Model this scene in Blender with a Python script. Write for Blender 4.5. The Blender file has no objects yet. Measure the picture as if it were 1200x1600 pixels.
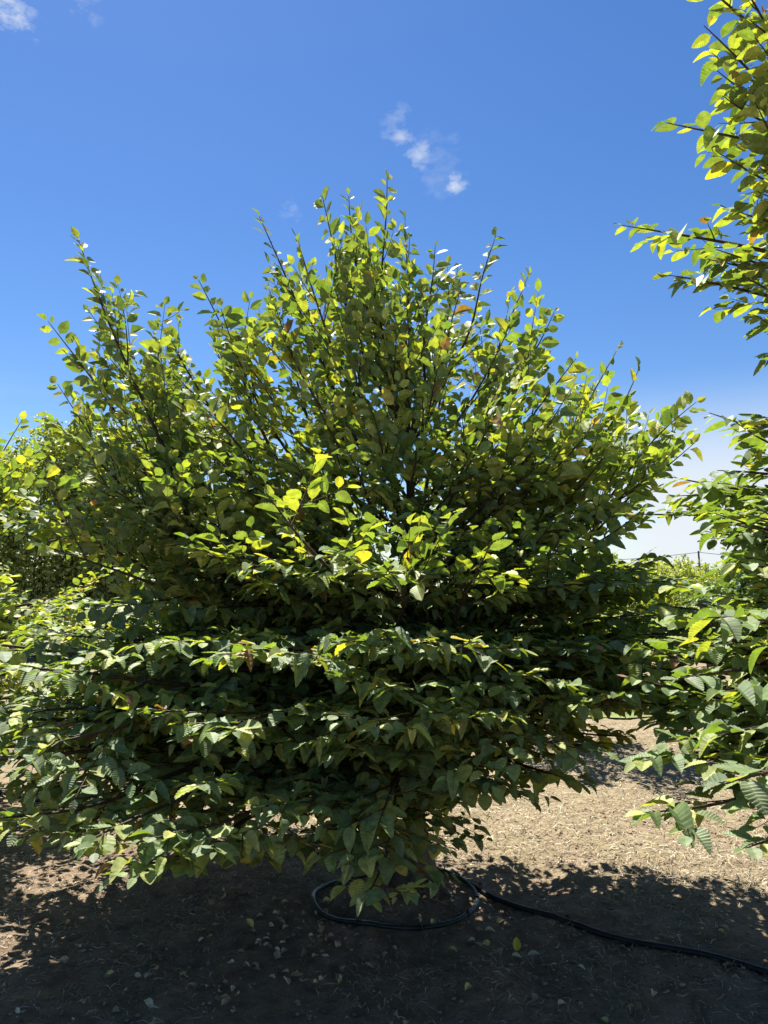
import bpy, math, random
import numpy as np
from mathutils import Vector, Matrix

random.seed(7)
RNG = np.random.default_rng(11)
scene = bpy.context.scene
COL = scene.collection

# ------------------------------------------------------------------ camera
CAM_H, PITCH, FPX = 1.55, math.radians(5.7), 1200.0      # focal length in pixels of a 1200 x 1600 frame
cam_data = bpy.data.cameras.new('camera')
cam = bpy.data.objects.new('camera', cam_data); COL.objects.link(cam)
cam.location = (0, 0, CAM_H)
cam.rotation_euler = (math.pi / 2 + PITCH, 0, 0)
cam_data.sensor_fit = 'VERTICAL'; cam_data.sensor_height = 32.0; cam_data.lens = 32.0 * FPX / 1600.0
cam_data.clip_start = 0.05; cam_data.clip_end = 3000
scene.camera = cam
scene.render.resolution_x, scene.render.resolution_y = 768, 1024

# ------------------------------------------------------------------ light
SUN_EL, SUN_AZ = math.radians(62), math.radians(-26)     # azimuth from the view direction (+Y), negative = left
sun_dir = Vector((math.sin(SUN_AZ) * math.cos(SUN_EL), math.cos(SUN_AZ) * math.cos(SUN_EL), math.sin(SUN_EL)))
sl = bpy.data.lights.new('sun', 'SUN'); sl.energy = 5.0; sl.angle = math.radians(0.53); sl.color = (1.0, 0.95, 0.86)
so = bpy.data.objects.new('sun', sl); COL.objects.link(so)
so.rotation_euler = (-sun_dir).to_track_quat('-Z', 'Y').to_euler(); so.location = (0, 0, 30)

vs = scene.view_settings
vs.view_transform = 'Standard'; vs.look = 'None'; vs.gamma = 1.0; vs.exposure = 1.5
scene.cycles.max_bounces = 8; scene.cycles.diffuse_bounces = 2; scene.cycles.glossy_bounces = 2
scene.cycles.transmission_bounces = 5; scene.cycles.transparent_max_bounces = 4
scene.cycles.caustics_reflective = False; scene.cycles.caustics_refractive = False
scene.cycles.use_denoising = True
scene.cycles.sample_clamp_indirect = 6.0


def ray(x, y):
    u, v = (x - 600) / FPX, (800 - y) / FPX
    return np.array([u, math.cos(PITCH) - v * math.sin(PITCH), math.sin(PITCH) + v * math.cos(PITCH)])


def at(x, y, depth):
    r = ray(x, y); t = depth / r[1]
    return np.array([r[0] * t, depth, CAM_H + r[2] * t])


def on_ground(x, y, z=0.0):
    r = ray(x, y); t = (z - CAM_H) / r[2]
    return np.array([r[0] * t, r[1] * t, z])


def project(P):
    d = P - np.array([0, 0, CAM_H])
    f = d[:, 1] * math.cos(PITCH) + d[:, 2] * math.sin(PITCH)
    u = -d[:, 1] * math.sin(PITCH) + d[:, 2] * math.cos(PITCH)
    f = np.where(f < 0.05, 1e-6, f)
    return 600 + FPX * d[:, 0] / f, 800 - FPX * u / f, f


# ------------------------------------------------------------------ world
world = bpy.data.worlds.new('World'); scene.world = world; world.use_nodes = True
wn, wl = world.node_tree.nodes, world.node_tree.links
wn.clear()
w_out = wn.new('ShaderNodeOutputWorld'); w_bg = wn.new('ShaderNodeBackground'); w_bg.inputs['Strength'].default_value = 0.051
sky = wn.new('ShaderNodeTexSky'); sky.sky_type = 'NISHITA'; sky.sun_disc = False
sky.sun_elevation = SUN_EL; sky.sun_rotation = SUN_AZ
sky.altitude = 0; sky.air_density = 1.0; sky.dust_density = 0.15; sky.ozone_density = 2.6
hs = wn.new('ShaderNodeHueSaturation'); hs.inputs['Saturation'].default_value = 1.27; hs.inputs['Value'].default_value = 1.0; hs.inputs['Hue'].default_value = 0.508
wl.new(sky.outputs[0], hs.inputs['Color'])
tc = wn.new('ShaderNodeTexCoord')


def wmath(op, a, b=None, clamp=False):
    n = wn.new('ShaderNodeMath'); n.operation = op; n.use_clamp = clamp
    for i, s in enumerate((a, b)):
        if s is None: continue
        if isinstance(s, (int, float)): n.inputs[i].default_value = s
        else: wl.new(s, n.inputs[i])
    return n.outputs[0]


def wnoise(scale, stretch, detail=6, rough=0.6, off=0.0):
    mp = wn.new('ShaderNodeMapping'); mp.inputs['Scale'].default_value = stretch; mp.inputs['Location'].default_value = (off, off * .7, 0)
    wl.new(tc.outputs['Generated'], mp.inputs['Vector'])
    n = wn.new('ShaderNodeTexNoise'); n.inputs['Scale'].default_value = scale
    n.inputs['Detail'].default_value = detail; n.inputs['Roughness'].default_value = rough
    wl.new(mp.outputs[0], n.inputs['Vector'])
    return n.outputs['Fac']


n_fine = wnoise(34, (1, 1, 1.7), 7, 0.62)
mask = None
for (x, y, r, amt) in [(655, 244, .028, 0.4), (712, 284, .021, .5), (610, 186, .034, .22), (460, 327, .026, .25),
                       (8, 8, .045, .6), (130, 6, .035, .22), (625, 216, .022, .35), (690, 262, .06, .13)]:
    c = Vector(ray(x, y)).normalized()
    d = wn.new('ShaderNodeVectorMath'); d.operation = 'DISTANCE'
    nn = wn.new('ShaderNodeVectorMath'); nn.operation = 'NORMALIZE'
    wl.new(tc.outputs['Generated'], nn.inputs[0]); wl.new(nn.outputs[0], d.inputs[0]); d.inputs[1].default_value = c
    fall = wmath('SUBTRACT', 1.0, wmath('DIVIDE', d.outputs['Value'], r), True)
    m = wmath('MULTIPLY', wmath('SUBTRACT', wmath('ADD', n_fine, wmath('MULTIPLY', fall, .34)), .66, True), amt * 5.0, True)
    m = wmath('MULTIPLY', m, wmath('MULTIPLY', fall, 2.2, True), True)
    mask = m if mask is None else wmath('MAXIMUM', mask, m)
# low bank of thin cloud towards the horizon
sep = wn.new('ShaderNodeSeparateXYZ'); wl.new(tc.outputs['Generated'], sep.inputs[0])
n_band = wnoise(3.2, (1, 1, 4.5), 7, 0.55, 1.7)
mr = wn.new('ShaderNodeMapRange'); mr.interpolation_type = 'SMOOTHSTEP'
wl.new(sep.outputs['Z'], mr.inputs['Value'])
mr.inputs['From Min'].default_value = 0.27; mr.inputs['From Max'].default_value = 0.10
az = wn.new('ShaderNodeMapRange'); az.interpolation_type = 'SMOOTHSTEP'; wl.new(sep.outputs['X'], az.inputs['Value'])
az.inputs['From Min'].default_value = 0.12; az.inputs['From Max'].default_value = 0.40
azc = wmath('ADD', wmath('MULTIPLY', az.outputs[0], 0.35), 0.0)
band = wmath('MULTIPLY', wmath('SUBTRACT', wmath('ADD', n_band, azc), .60, True), 5.0, True)
band = wmath('MULTIPLY', band, mr.outputs[0], True)
mask = wmath('MAXIMUM', mask, wmath('MULTIPLY', band, .92))
mix = wn.new('ShaderNodeMix'); mix.data_type = 'RGBA'
wl.new(mask, mix.inputs['Factor']); wl.new(hs.outputs[0], mix.inputs[6]); mix.inputs[7].default_value = (5.9, 6.2, 6.6, 1)
wl.new(mix.outputs[2], w_bg.inputs['Color']); wl.new(w_bg.outputs[0], w_out.inputs['Surface'])


# ------------------------------------------------------------------ materials
def new_mat(name):
    m = bpy.data.materials.new(name); m.use_nodes = True
    nt = m.node_tree; nt.nodes.clear()
    return m, nt.nodes, nt.links


def leaf_material(name, gloss=0.56, trans=0.38):
    m, n, l = new_mat(name)
    out = n.new('ShaderNodeOutputMaterial')
    at_ = n.new('ShaderNodeAttribute'); at_.attribute_name = 'tint'
    geo = n.new('ShaderNodeNewGeometry')
    no = n.new('ShaderNodeTexNoise'); no.inputs['Scale'].default_value = 45; no.inputs['Detail'].default_value = 3
    l.new(geo.outputs['Position'], no.inputs['Vector'])
    mr_ = n.new('ShaderNodeMapRange'); mr_.inputs['From Min'].default_value = .3; mr_.inputs['From Max'].default_value = .7
    mr_.inputs['To Min'].default_value = .72; mr_.inputs['To Max'].default_value = 1.25
    l.new(no.outputs['Fac'], mr_.inputs['Value'])
    mul = n.new('ShaderNodeMix'); mul.data_type = 'RGBA'; mul.blend_type = 'MULTIPLY'; mul.inputs['Factor'].default_value = 1
    l.new(at_.outputs['Color'], mul.inputs[6]); l.new(mr_.outputs[0], mul.inputs[7])
    sn_ = n.new('ShaderNodeTexNoise'); sn_.inputs['Scale'].default_value = 38; sn_.inputs['Detail'].default_value = 5; l.new(geo.outputs['Position'], sn_.inputs['Vector'])
    sm = n.new('ShaderNodeMapRange'); sm.inputs['From Min'].default_value = .69; sm.inputs['From Max'].default_value = .74; sm.inputs['To Max'].default_value = .75; l.new(sn_.outputs['Fac'], sm.inputs['Value'])
    spot = n.new('ShaderNodeMix'); spot.data_type = 'RGBA'; l.new(sm.outputs[0], spot.inputs['Factor']); l.new(mul.outputs[2], spot.inputs[6]); spot.inputs[7].default_value = (.085, .055, .022, 1)
    mul = spot
    # the veins (attribute alpha) are paler
    vein = n.new('ShaderNodeMix'); vein.data_type = 'RGBA'; vein.blend_type = 'MULTIPLY'
    vein.inputs[7].default_value = (1.35, 1.22, 1.25, 1)
    l.new(at_.outputs['Alpha'], vein.inputs['Factor']); l.new(mul.outputs[2], vein.inputs[6])
    p = n.new('ShaderNodeBsdfPrincipled'); p.inputs['Roughness'].default_value = gloss
    p.inputs['Specular IOR Level'].default_value = 0.42
    lift = n.new('ShaderNodeMix'); lift.data_type = 'RGBA'; lift.blend_type = 'MULTIPLY'; lift.inputs['Factor'].default_value = 1; lift.inputs[7].default_value = (1.62, 1.52, 1.62, 1)
    l.new(vein.outputs[2], lift.inputs[6]); l.new(lift.outputs[2], p.inputs['Base Color'])
    tcol = n.new('ShaderNodeMix'); tcol.data_type = 'RGBA'; tcol.blend_type = 'MULTIPLY'; tcol.inputs['Factor'].default_value = 1
    tcol.inputs[7].default_value = (2.35, 2.25, .42, 1)
    l.new(mul.outputs[2], tcol.inputs[6])
    t = n.new('ShaderNodeBsdfTranslucent'); l.new(tcol.outputs[2], t.inputs['Color'])
    mx = n.new('ShaderNodeMixShader'); mx.inputs[0].default_value = trans
    l.new(p.outputs[0], mx.inputs[1]); l.new(t.outputs[0], mx.inputs[2]); l.new(mx.outputs[0], out.inputs['Surface'])
    return m


def noise_material(name, stops, scale=6.0, rough=0.85, bump=0.3, bscale=60.0, stretch=(1, 1, 1), detail=6, spec=0.25):
    m, n, l = new_mat(name)
    out = n.new('ShaderNodeOutputMaterial'); p = n.new('ShaderNodeBsdfPrincipled')
    tcn = n.new('ShaderNodeTexCoord'); mp = n.new('ShaderNodeMapping'); mp.inputs['Scale'].default_value = stretch
    l.new(tcn.outputs['Object'], mp.inputs['Vector'])
    no = n.new('ShaderNodeTexNoise'); no.inputs['Scale'].default_value = scale; no.inputs['Detail'].default_value = detail
    l.new(mp.outputs[0], no.inputs['Vector'])
    cr = n.new('ShaderNodeValToRGB'); l.new(no.outputs['Fac'], cr.inputs['Fac'])
    e = cr.color_ramp.elements
    while len(e) < len(stops): e.new(.5)
    for i, (pos, c) in enumerate(stops): e[i].position = pos; e[i].color = (*c, 1)
    l.new(cr.outputs[0], p.inputs['Base Color'])
    p.inputs['Roughness'].default_value = rough; p.inputs['Specular IOR Level'].default_value = spec
    if bump:
        nb = n.new('ShaderNodeTexNoise'); nb.inputs['Scale'].default_value = bscale; nb.inputs['Detail'].default_value = 6
        l.new(mp.outputs[0], nb.inputs['Vector'])
        b = n.new('ShaderNodeBump'); b.inputs['Strength'].default_value = bump; b.inputs['Distance'].default_value = 0.02
        l.new(nb.outputs['Fac'], b.inputs['Height']); l.new(b.outputs[0], p.inputs['Normal'])
    l.new(p.outputs[0], out.inputs['Surface'])
    return m


M_LEAF = leaf_material('hornbeam_leaf')
M_FAR = leaf_material('far_leaf', .5, .35)
M_BARK = noise_material('bark', [(.3, (.035, .028, .022)), (.55, (.085, .07, .055)), (.75, (.16, .14, .115))], 14, .85, .5, 40, (1, 1, .35))
M_TWIG = noise_material('twig_bark', [(.3, (.03, .02, .013)), (.7, (.085, .06, .04))], 30, .7, .2, 90)
M_PIPE = noise_material('black_polythene', [(.35, (.008, .008, .008)), (.7, (.02, .021, .02))], 20, .5, .05, 120, spec=.3)
M_RING = noise_material('green_black_polythene', [(.35, (.008, .014, .013)), (.7, (.02, .035, .032))], 25, .4, .05, 120, spec=.35)
M_WOOD = noise_material('grey_pole_wood', [(.3, (.05, .05, .055)), (.7, (.10, .10, .105))], 3, .9, .2, 30)
M_WIRE = noise_material('wire', [(.3, (.05, .055, .06)), (.7, (.07, .075, .08))], 3, .7, 0)


def tint_material(name, rough=.8, trans=0.0):
    m, n, l = new_mat(name)
    out = n.new('ShaderNodeOutputMaterial'); p = n.new('ShaderNodeBsdfPrincipled')
    a = n.new('ShaderNodeAttribute'); a.attribute_name = 'tint'
    geo = n.new('ShaderNodeNewGeometry')
    no = n.new('ShaderNodeTexNoise'); no.inputs['Scale'].default_value = 120; l.new(geo.outputs['Position'], no.inputs['Vector'])
    mr_ = n.new('ShaderNodeMapRange'); mr_.inputs['To Min'].default_value = .55; mr_.inputs['To Max'].default_value = 1.4
    l.new(no.outputs['Fac'], mr_.inputs['Value'])
    mul = n.new('ShaderNodeMix'); mul.data_type = 'RGBA'; mul.blend_type = 'MULTIPLY'; mul.inputs['Factor'].default_value = 1
    l.new(a.outputs['Color'], mul.inputs[6]); l.new(mr_.outputs[0], mul.inputs[7])
    l.new(mul.outputs[2], p.inputs['Base Color']); p.inputs['Roughness'].default_value = rough; p.inputs['Specular IOR Level'].default_value = .25
    l.new(p.outputs[0], out.inputs['Surface'])
    return m


M_LITTER = tint_material('dry_litter', .75)
M_CLOD = tint_material('soil_crumb', .95)


# ------------------------------------------------------------------ object helpers
def link(name, data, parent=None, mat=None):
    o = bpy.data.objects.new(name, data); COL.objects.link(o)
    if mat is not None and data is not None and not data.materials: data.materials.append(mat)
    if parent is not None: o.parent = parent
    return o


def tag(o, label=None, cat=None, group=None, kind=None):
    if label: o['label'] = label
    if cat: o['category'] = cat
    if group: o['group'] = group
    if kind: o['kind'] = kind
    return o


def mesh_np(name, V, F, cols=None, smooth=False):
    """V (n,3); F (m,k) all the same size; cols (n,4) written to the point attribute 'tint'."""
    me = bpy.data.meshes.new(name)
    V = np.ascontiguousarray(V, dtype=np.float32); F = np.ascontiguousarray(F, dtype=np.int32)
    k = F.shape[1]
    me.vertices.add(len(V)); me.vertices.foreach_set('co', V.ravel())
    me.loops.add(F.size); me.loops.foreach_set('vertex_index', F.ravel())
    me.polygons.add(len(F)); me.polygons.foreach_set('loop_start', np.arange(0, F.size, k, dtype=np.int32))
    if smooth: me.polygons.foreach_set('use_smooth', np.ones(len(F), dtype=bool))
    else: me.polygons.foreach_set('use_smooth', np.zeros(len(F), dtype=bool))
    if cols is not None:
        a = me.attributes.new('tint', 'FLOAT_COLOR', 'POINT')
        a.data.foreach_set('color', np.ascontiguousarray(cols, dtype=np.float32).ravel())
    me.update(calc_edges=True)
    return me


def unit(v):
    v = np.asarray(v, float)
    return v / (np.linalg.norm(v) + 1e-12)


class Tubes:
    def __init__(s): s.V = []; s.F = []

    def add(s, pts, radii, sides=4):
        pts = np.asarray(pts, float); n = len(pts); base = len(s.V)
        tan = np.gradient(pts, axis=0)
        ref = np.array([0, 0, 1.0]) if abs(unit(tan[0])[2]) < .9 else np.array([1.0, 0, 0])
        for i in range(n):
            t = unit(tan[i]); a = unit(np.cross(ref, t)); b = np.cross(t, a)
            r = radii[i] if hasattr(radii, '__len__') else radii
            for k in range(sides):
                w = 2 * math.pi * k / sides
                s.V.append(pts[i] + r * (math.cos(w) * a + math.sin(w) * b))
        for i in range(n - 1):
            for k in range(sides):
                k2 = (k + 1) % sides
                s.F.append((base + i * sides + k, base + i * sides + k2, base + (i + 1) * sides + k2, base + (i + 1) * sides + k))

    def mesh(s, name, smooth=True):
        return mesh_np(name, np.array(s.V), np.array(s.F), None, smooth)


# ------------------------------------------------------------------ leaves
def leaf_template(rows, droop, fold, curl, seed, pleat=.013):
    """A toothed, pleated hornbeam leaf: base at 0, tip at x=1, face up +z.  Returns V, F, vein."""
    r = np.random.default_rng(seed)
    xs = np.linspace(0, 1, rows + 1)
    V = [(-.11, .011, .0), (-.11, 0, .004), (-.11, -.011, .0)]; vein = [.6, .6, .6]
    for k, x in enumerate(xs):
        xm = x * .985
        xe = min(1.0, xm + .13 * math.sin(math.pi * min(1, x * 1.02)) )
        s = min(max(xe, 0), 1)
        hw = .318 * (math.sin(math.pi * s ** .86) ** .72 if 0 < s < 1 else 0) * (1 - .12 * s)
        if k == 0: hw = .02
        z = (pleat if k % 2 else -pleat) * r.uniform(.5, 1.35) * (math.sin(math.pi * x) ** .5 if 0 < x < 1 else 0)
        tooth = 1.05 if k % 2 else .95
        def zc(xx): return -droop * xx * xx + curl * math.sin(xx * 5 + seed)
        jl, jr = 1 + r.normal(0, .02), 1 + r.normal(0, .02)
        V += [(xe, hw * tooth * jl, zc(xe) + fold * hw + z), (xm, 0, zc(xm) + z * .25), (xe, -hw * tooth * jr, zc(xe) + fold * hw + z)]
        a = .75 if k % 2 else .0
        vein += [a, .55, a]
    F = []
    for k in range(rows + 1):
        a = 3 * k; b = 3 * (k + 1)
        F += [(a, a + 1, b + 1, b), (a + 1, a + 2, b + 2, b + 1)]
    F = [(f[3], f[2], f[1], f[0]) for f in F]          # normals up
    return np.array(V), np.array(F), np.array(vein)


SHAPE = [(.10, .30, .010, 1), (.22, .42, .014, 2), (.36, .22, .018, 3), (.05, .55, .012, 4), (.30, .65, .02, 5), (-.06, .35, .016, 6), (.48, .80, .03, 7), (.16, .15, .03, 8)]
T_NEAR = [leaf_template(12, *s, pleat=.018) for s in SHAPE]
T_MID = [leaf_template(6, *s) for s in SHAPE]
T_HERO = [leaf_template(20, *s, pleat=.016) for s in SHAPE]
T_LOW = [leaf_template(3, d, f, 0, sd, 0) for (d, f, c, sd) in SHAPE]

T_TINY = [(np.array([(0, 0, 0), (.5, .30, .09), (1, 0, -.05 * k), (.45, -.30, .09)]), np.array([(3, 2, 1, 0)]), np.zeros(4)) for k in range(len(SHAPE))]

# palette of leaf colours (linear reflectance)
PAL = np.array([
    (.062, .100, .040), (.068, .108, .040), (.075, .116, .040), (.084, .124, .042), (.072, .104, .046), (.080, .112, .052),   # 0-5 deep greens
    (.118, .150, .044), (.136, .166, .046), (.152, .178, .048),                                                              # 6-8 fresh greens
    (.185, .195, .044), (.210, .200, .046),                                                                                  # 9-10 yellow greens
    (.200, .165, .036), (.175, .120, .036), (.130, .080, .036), (.100, .060, .038)])                                         # 11-14 yellow, orange, brown
PAL[:6] *= 1.3 * np.array([.98, .99, .98]); PAL[6:] *= 1.34 * np.array([.98, 1.0, 1.0])
P_OLD = np.array([.17, .18, .17, .14, .11, .09, .05, .03, .01, .008, .004, .003, .0005, .002, .005])
P_YOUNG = np.array([.02, .03, .05, .08, .04, .06, .19, .20, .17, .06, .02, .006, .001, .002, .002])
P_OLD /= P_OLD.sum(); P_YOUNG /= P_YOUNG.sum()


class Leaves:
    def __init__(s): s.p = []; s.d = []; s.n = []; s.s = []; s.y = []

    def add(s, p, d, n, size, young): s.p.append(p); s.d.append(d); s.n.append(n); s.s.append(size); s.y.append(young)

    def finish(s, rng):
        s.p = np.array(s.p); s.d = np.array(s.d); s.n = np.array(s.n); s.s = np.array(s.s); s.y = np.array(s.y)
        s.d /= np.linalg.norm(s.d, axis=1, keepdims=True)
        s.n -= (s.n * s.d).sum(1, keepdims=True) * s.d
        s.n /= np.linalg.norm(s.n, axis=1, keepdims=True) + 1e-9
        s.b = np.cross(s.n, s.d)
        N = len(s.p)
        u = rng.random(N); isy = rng.random(N) < s.y
        s.c = np.where(isy, np.searchsorted(np.cumsum(P_YOUNG), u), np.searchsorted(np.cumsum(P_OLD), u)).clip(0, len(PAL) - 1)
        s.v = rng.integers(0, len(SHAPE), N); s.w = rng.uniform(.92, 1.24, N); s.h = rng.uniform(.4, 1.5, N)
        return s

    def mesh(s, name, sel, templates, origin, rng):
        Vs, Fs, Cs = [], [], []; base = 0
        for mask_, v, (TV, TF, TVn) in [(m_, v_, t_) for m_, tl in templates for v_, t_ in enumerate(tl)]:
            i = np.nonzero(sel & mask_ & (s.v == v))[0]
            if not len(i): continue
            X = TV[:, 0][None, :, None]; Y = TV[:, 1][None, :, None]; Z = TV[:, 2][None, :, None]
            P = s.p[i][:, None, :] - origin + s.s[i][:, None, None] * (X * s.d[i][:, None, :] + Y * (s.b[i] * s.w[i][:, None])[:, None, :] + Z * (s.n[i] * s.h[i][:, None])[:, None, :])
            Vs.append(P.reshape(-1, 3))
            nv = len(TV)
            Fs.append((TF[None] + (base + np.arange(len(i)) * nv)[:, None, None]).reshape(-1, 4)); base += len(i) * nv
            c = PAL[s.c[i]] * rng.uniform(.85, 1.18, (len(i), 1))
            c = c * 1.0; C = np.ones((len(i), nv, 4)); C[:, :, :3] = c[:, None, :]; C[:, :, 3] = TVn[None]
            Cs.append(C.reshape(-1, 4))
        return mesh_np(name, np.concatenate(Vs), np.concatenate(Fs), np.concatenate(Cs))


_hero = {}


def hero_mesh(v, c):
    if (v, c) not in _hero:
        TV, TF, TVn = T_HERO[v]
        C = np.ones((len(TV), 4)); C[:, :3] = PAL[c]; C[:, 3] = TVn
        me = mesh_np('leaf', TV, TF, C); me.materials.append(M_LEAF); _hero[(v, c)] = me
    return _hero[(v, c)]


ALL_LEAVES = []       # (tree root, Leaves, n_hero) - resolved once every tree stands


# ------------------------------------------------------------------ tree skeleton
def bezier(a, c, b, n):
    t = np.linspace(0, 1, n)[:, None]
    return (1 - t) ** 2 * a + 2 * t * (1 - t) * c + t * t * b


def perp(v, t):
    v = v - np.dot(v, t) * t
    return unit(v)


def rot(v, axis, ang):
    return v * math.cos(ang) + np.cross(axis, v) * math.sin(ang) + axis * np.dot(axis, v) * (1 - math.cos(ang))


UP = np.array([0, 0, 1.0])


def put_leaves(lv, path, s0, n0, size, step, droop, young, rng, ang=.95, taper=True, normal_up=.6):
    """two-ranked leaves along a path (array of points) from arc length s0 on"""
    seg = np.linalg.norm(np.diff(path, axis=0), axis=1); L = np.concatenate([[0], np.cumsum(seg)])
    tot = L[-1]; s = s0 + rng.uniform(0, step); side = 1 if rng.random() < .5 else -1
    while s < tot + .004:
        ss = min(s, tot - 1e-4); i = min(np.searchsorted(L, ss) - 1, len(seg) - 1); i = max(i, 0)
        f = (ss - L[i]) / (seg[i] + 1e-9); p = path[i] * (1 - f) + path[i + 1] * f; t = unit(path[i + 1] - path[i])
        n = perp(n0 + rng.normal(0, .18, 3), t); lat = np.cross(n, t) * side
        a = ang + rng.normal(0, .2)
        if tot - s < step * .6: a *= .25
        d = math.cos(a) * t + math.sin(a) * lat
        d = d + np.array([0, 0, -droop * rng.uniform(.4, 1.5) - (.55 * rng.random() if normal_up > 1 and rng.random() < .22 else 0)]) + rng.normal(0, .13, 3)
        nn = n + UP * normal_up * rng.uniform(.2, 1.5) + rng.normal(0, .28, 3)
        q = min(1, (tot - s) / .25 + .66) if taper else 1
        lv.add(p + d / np.linalg.norm(d) * .012, d, nn, size * q * rng.choice((.62, .8, .9, 1.0, 1.08, 1.2)) * rng.uniform(.92, 1.08), young)
        s += step * rng.uniform(.8, 1.2) * (1 if tot - s > .08 else .7); side = -side


def wobble(path, amp, rng):
    n = len(path); k = rng.normal(0, 1, (4, 3)); t = np.linspace(0, 1, n)[:, None]
    w = sum(k[i] * np.sin(math.pi * (i + 1) * t) / (i + 1.5) for i in range(4))
    return path + w * amp


def shoot(p, d, length, bend, rng, n=None):
    n = n or max(3, int(length / .07) + 2)
    t = np.linspace(0, 1, n)[:, None]
    return p + t * length * d + (t ** 2) * length * bend


def build_limb(tb, lv, A, T, kind, r0, leaf, rng, dens=1.0, young=.3, bare=.18, tipfree=None, wide=1.0):
    """kind 'tier' (flat, level spray), 'rise' (ascending) or 'lead' (upright leader with a clean tip)"""
    h = T - A; hor = np.array([h[0], h[1], 0.0]); R = np.linalg.norm(hor); Lc = np.linalg.norm(h)
    if kind == 'bare': C = (A + T) / 2; bare = .93
    elif kind == 'tier': C = A + hor * .5 + UP * (h[2] * .62 + .03 * R)
    elif kind == 'rise': C = A + hor * .52 + UP * (h[2] * .42)
    else: C = A + hor * .58 + UP * (h[2] * .36)
    n = max(6, int(Lc / .07)); dens = dens * (.85 if kind == 'tier' else 1.0); path = wobble(bezier(A, C, T, n), .022 * Lc, rng)
    path += (T - path[-1]) * (np.linspace(0, 1, n)[:, None] ** 2); path[0] = A
    seg = np.linalg.norm(np.diff(path, axis=0), axis=1); L = np.concatenate([[0], np.cumsum(seg)]); tot = L[-1]
    rad = r0 * (1 - (L / tot)) ** .8 + .0016
    tb.add(path, rad, 5)
    free = tipfree if tipfree is not None else (.10 if kind == 'tier' else .16 if kind == 'rise' else rng.uniform(.3, .48))
    nu = 1.3 if kind in ('tier', 'bare') else .6; droop = .10 if kind == 'tier' else .12 if kind == 'rise' else .0
    t_end = unit(path[-1] - path[-3])
    n_tip = perp(UP + rng.normal(0, .15, 3), t_end) if kind != 'lead' else perp(UP * .4 + np.array([0, -1.0, 0]) * .8 + rng.normal(0, .7, 3), t_end)
    put_leaves(lv, path, max(0, tot - free - .12), n_tip, leaf, .034, droop * .7, young, rng, normal_up=nu)
    s = tot * bare + rng.uniform(0, .06); side = 1
    while s < tot - free:
        i = max(0, min(np.searchsorted(L, s) - 1, n - 2)); f = (s - L[i]) / (seg[i] + 1e-9)
        p = path[i] * (1 - f) + path[i + 1] * f; t = unit(path[i + 1] - path[i]); q = s / tot
        up = perp(UP + rng.normal(0, .12, 3), t) if abs(t[2]) < .96 else perp(rng.normal(0, 1, 3), t)
        if kind != 'tier': up = rot(up, t, rng.normal(0, .85))
        else: up = rot(up, t, rng.normal(0, .12))
        lat = np.cross(up, t) * side
        a = rng.uniform(.6, 1.05) if kind == 'tier' else rng.uniform(.5, .9) if kind == 'rise' else rng.uniform(.3, .62)
        d = unit(math.cos(a) * t + math.sin(a) * lat + rng.normal(0, .08, 3))
        ml = wide * (.85 if kind == 'lead' else .66 if kind == 'tier' else .75) * (.16 + .20 * tot) * (.45 + .75 * math.sin(math.pi * min(1, q * 1.05)))
        ln = min(ml, (tot - s) * .85 + .10) * rng.uniform(.6, 1.25)
        if kind == 'lead': bend = UP * .18
        elif kind == 'rise': bend = UP * .08
        else: bend = UP * -.02
        sp = shoot(p, d, ln, bend + rng.normal(0, .07, 3), rng)
        tb.add(sp, np.linspace(.0032 + .004 * ln, .0011, len(sp)), 3)
        st = unit(sp[-1] - sp[0]); sn = perp(up * .7 + UP * .5, st) if abs(st[2]) < .9 else perp(up, st)
        yy = young * (.35 + .75 * q)
        put_leaves(lv, sp, min(.05, ln * .2), sn, leaf, .034, droop, yy, rng, normal_up=nu)
        # third order
        u = .10; sd = 1
        while u < ln - .07:
            k = min(int(u / ln * (len(sp) - 1)), len(sp) - 2); g = u / ln * (len(sp) - 1) - k
            pp = sp[k] * (1 - g) + sp[k + 1] * g; la = np.cross(sn, st) * sd
            dd = unit(math.cos(.85) * st + math.sin(.85) * la + rng.normal(0, .16, 3))
            l3 = min(.24, (ln - u) * .7 + .05) * rng.uniform(.6, 1.15)
            tp = shoot(pp, dd, l3, bend * .7 + rng.normal(0, .08, 3), rng, 3)
            tb.add(tp, np.linspace(.0022, .0009, 3), 3)
            put_leaves(lv, tp, .025, perp(sn + rng.normal(0, .2, 3), unit(tp[-1] - tp[0])), leaf * .95, .034, droop, yy, rng, normal_up=nu)
            u += rng.uniform(.09, .14) / dens * (2.6 if kind == 'lead' else 1.0); sd = -sd
        s += rng.uniform(.08, .125) / dens * (1.15 if kind == 'lead' else 1.0); side = -side


def attach_height(T, root, zmax, rng, kind='rise', steep=1.0):
    z = T[2] - root[2]; R = np.hypot(T[0] - root[0], T[1] - root[1])
    slope = np.interp(z, [.4, .9, 1.5, 2.0, 2.6, 3.4], [-.02, .06, .26, .55, 1.0, 2.0])
    slope = .0 if kind == 'bare' else min(slope, .2) if kind == 'tier' else slope * steep
    return float(np.clip(z - R * slope + rng.normal(0, .08), .32, zmax))


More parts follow.
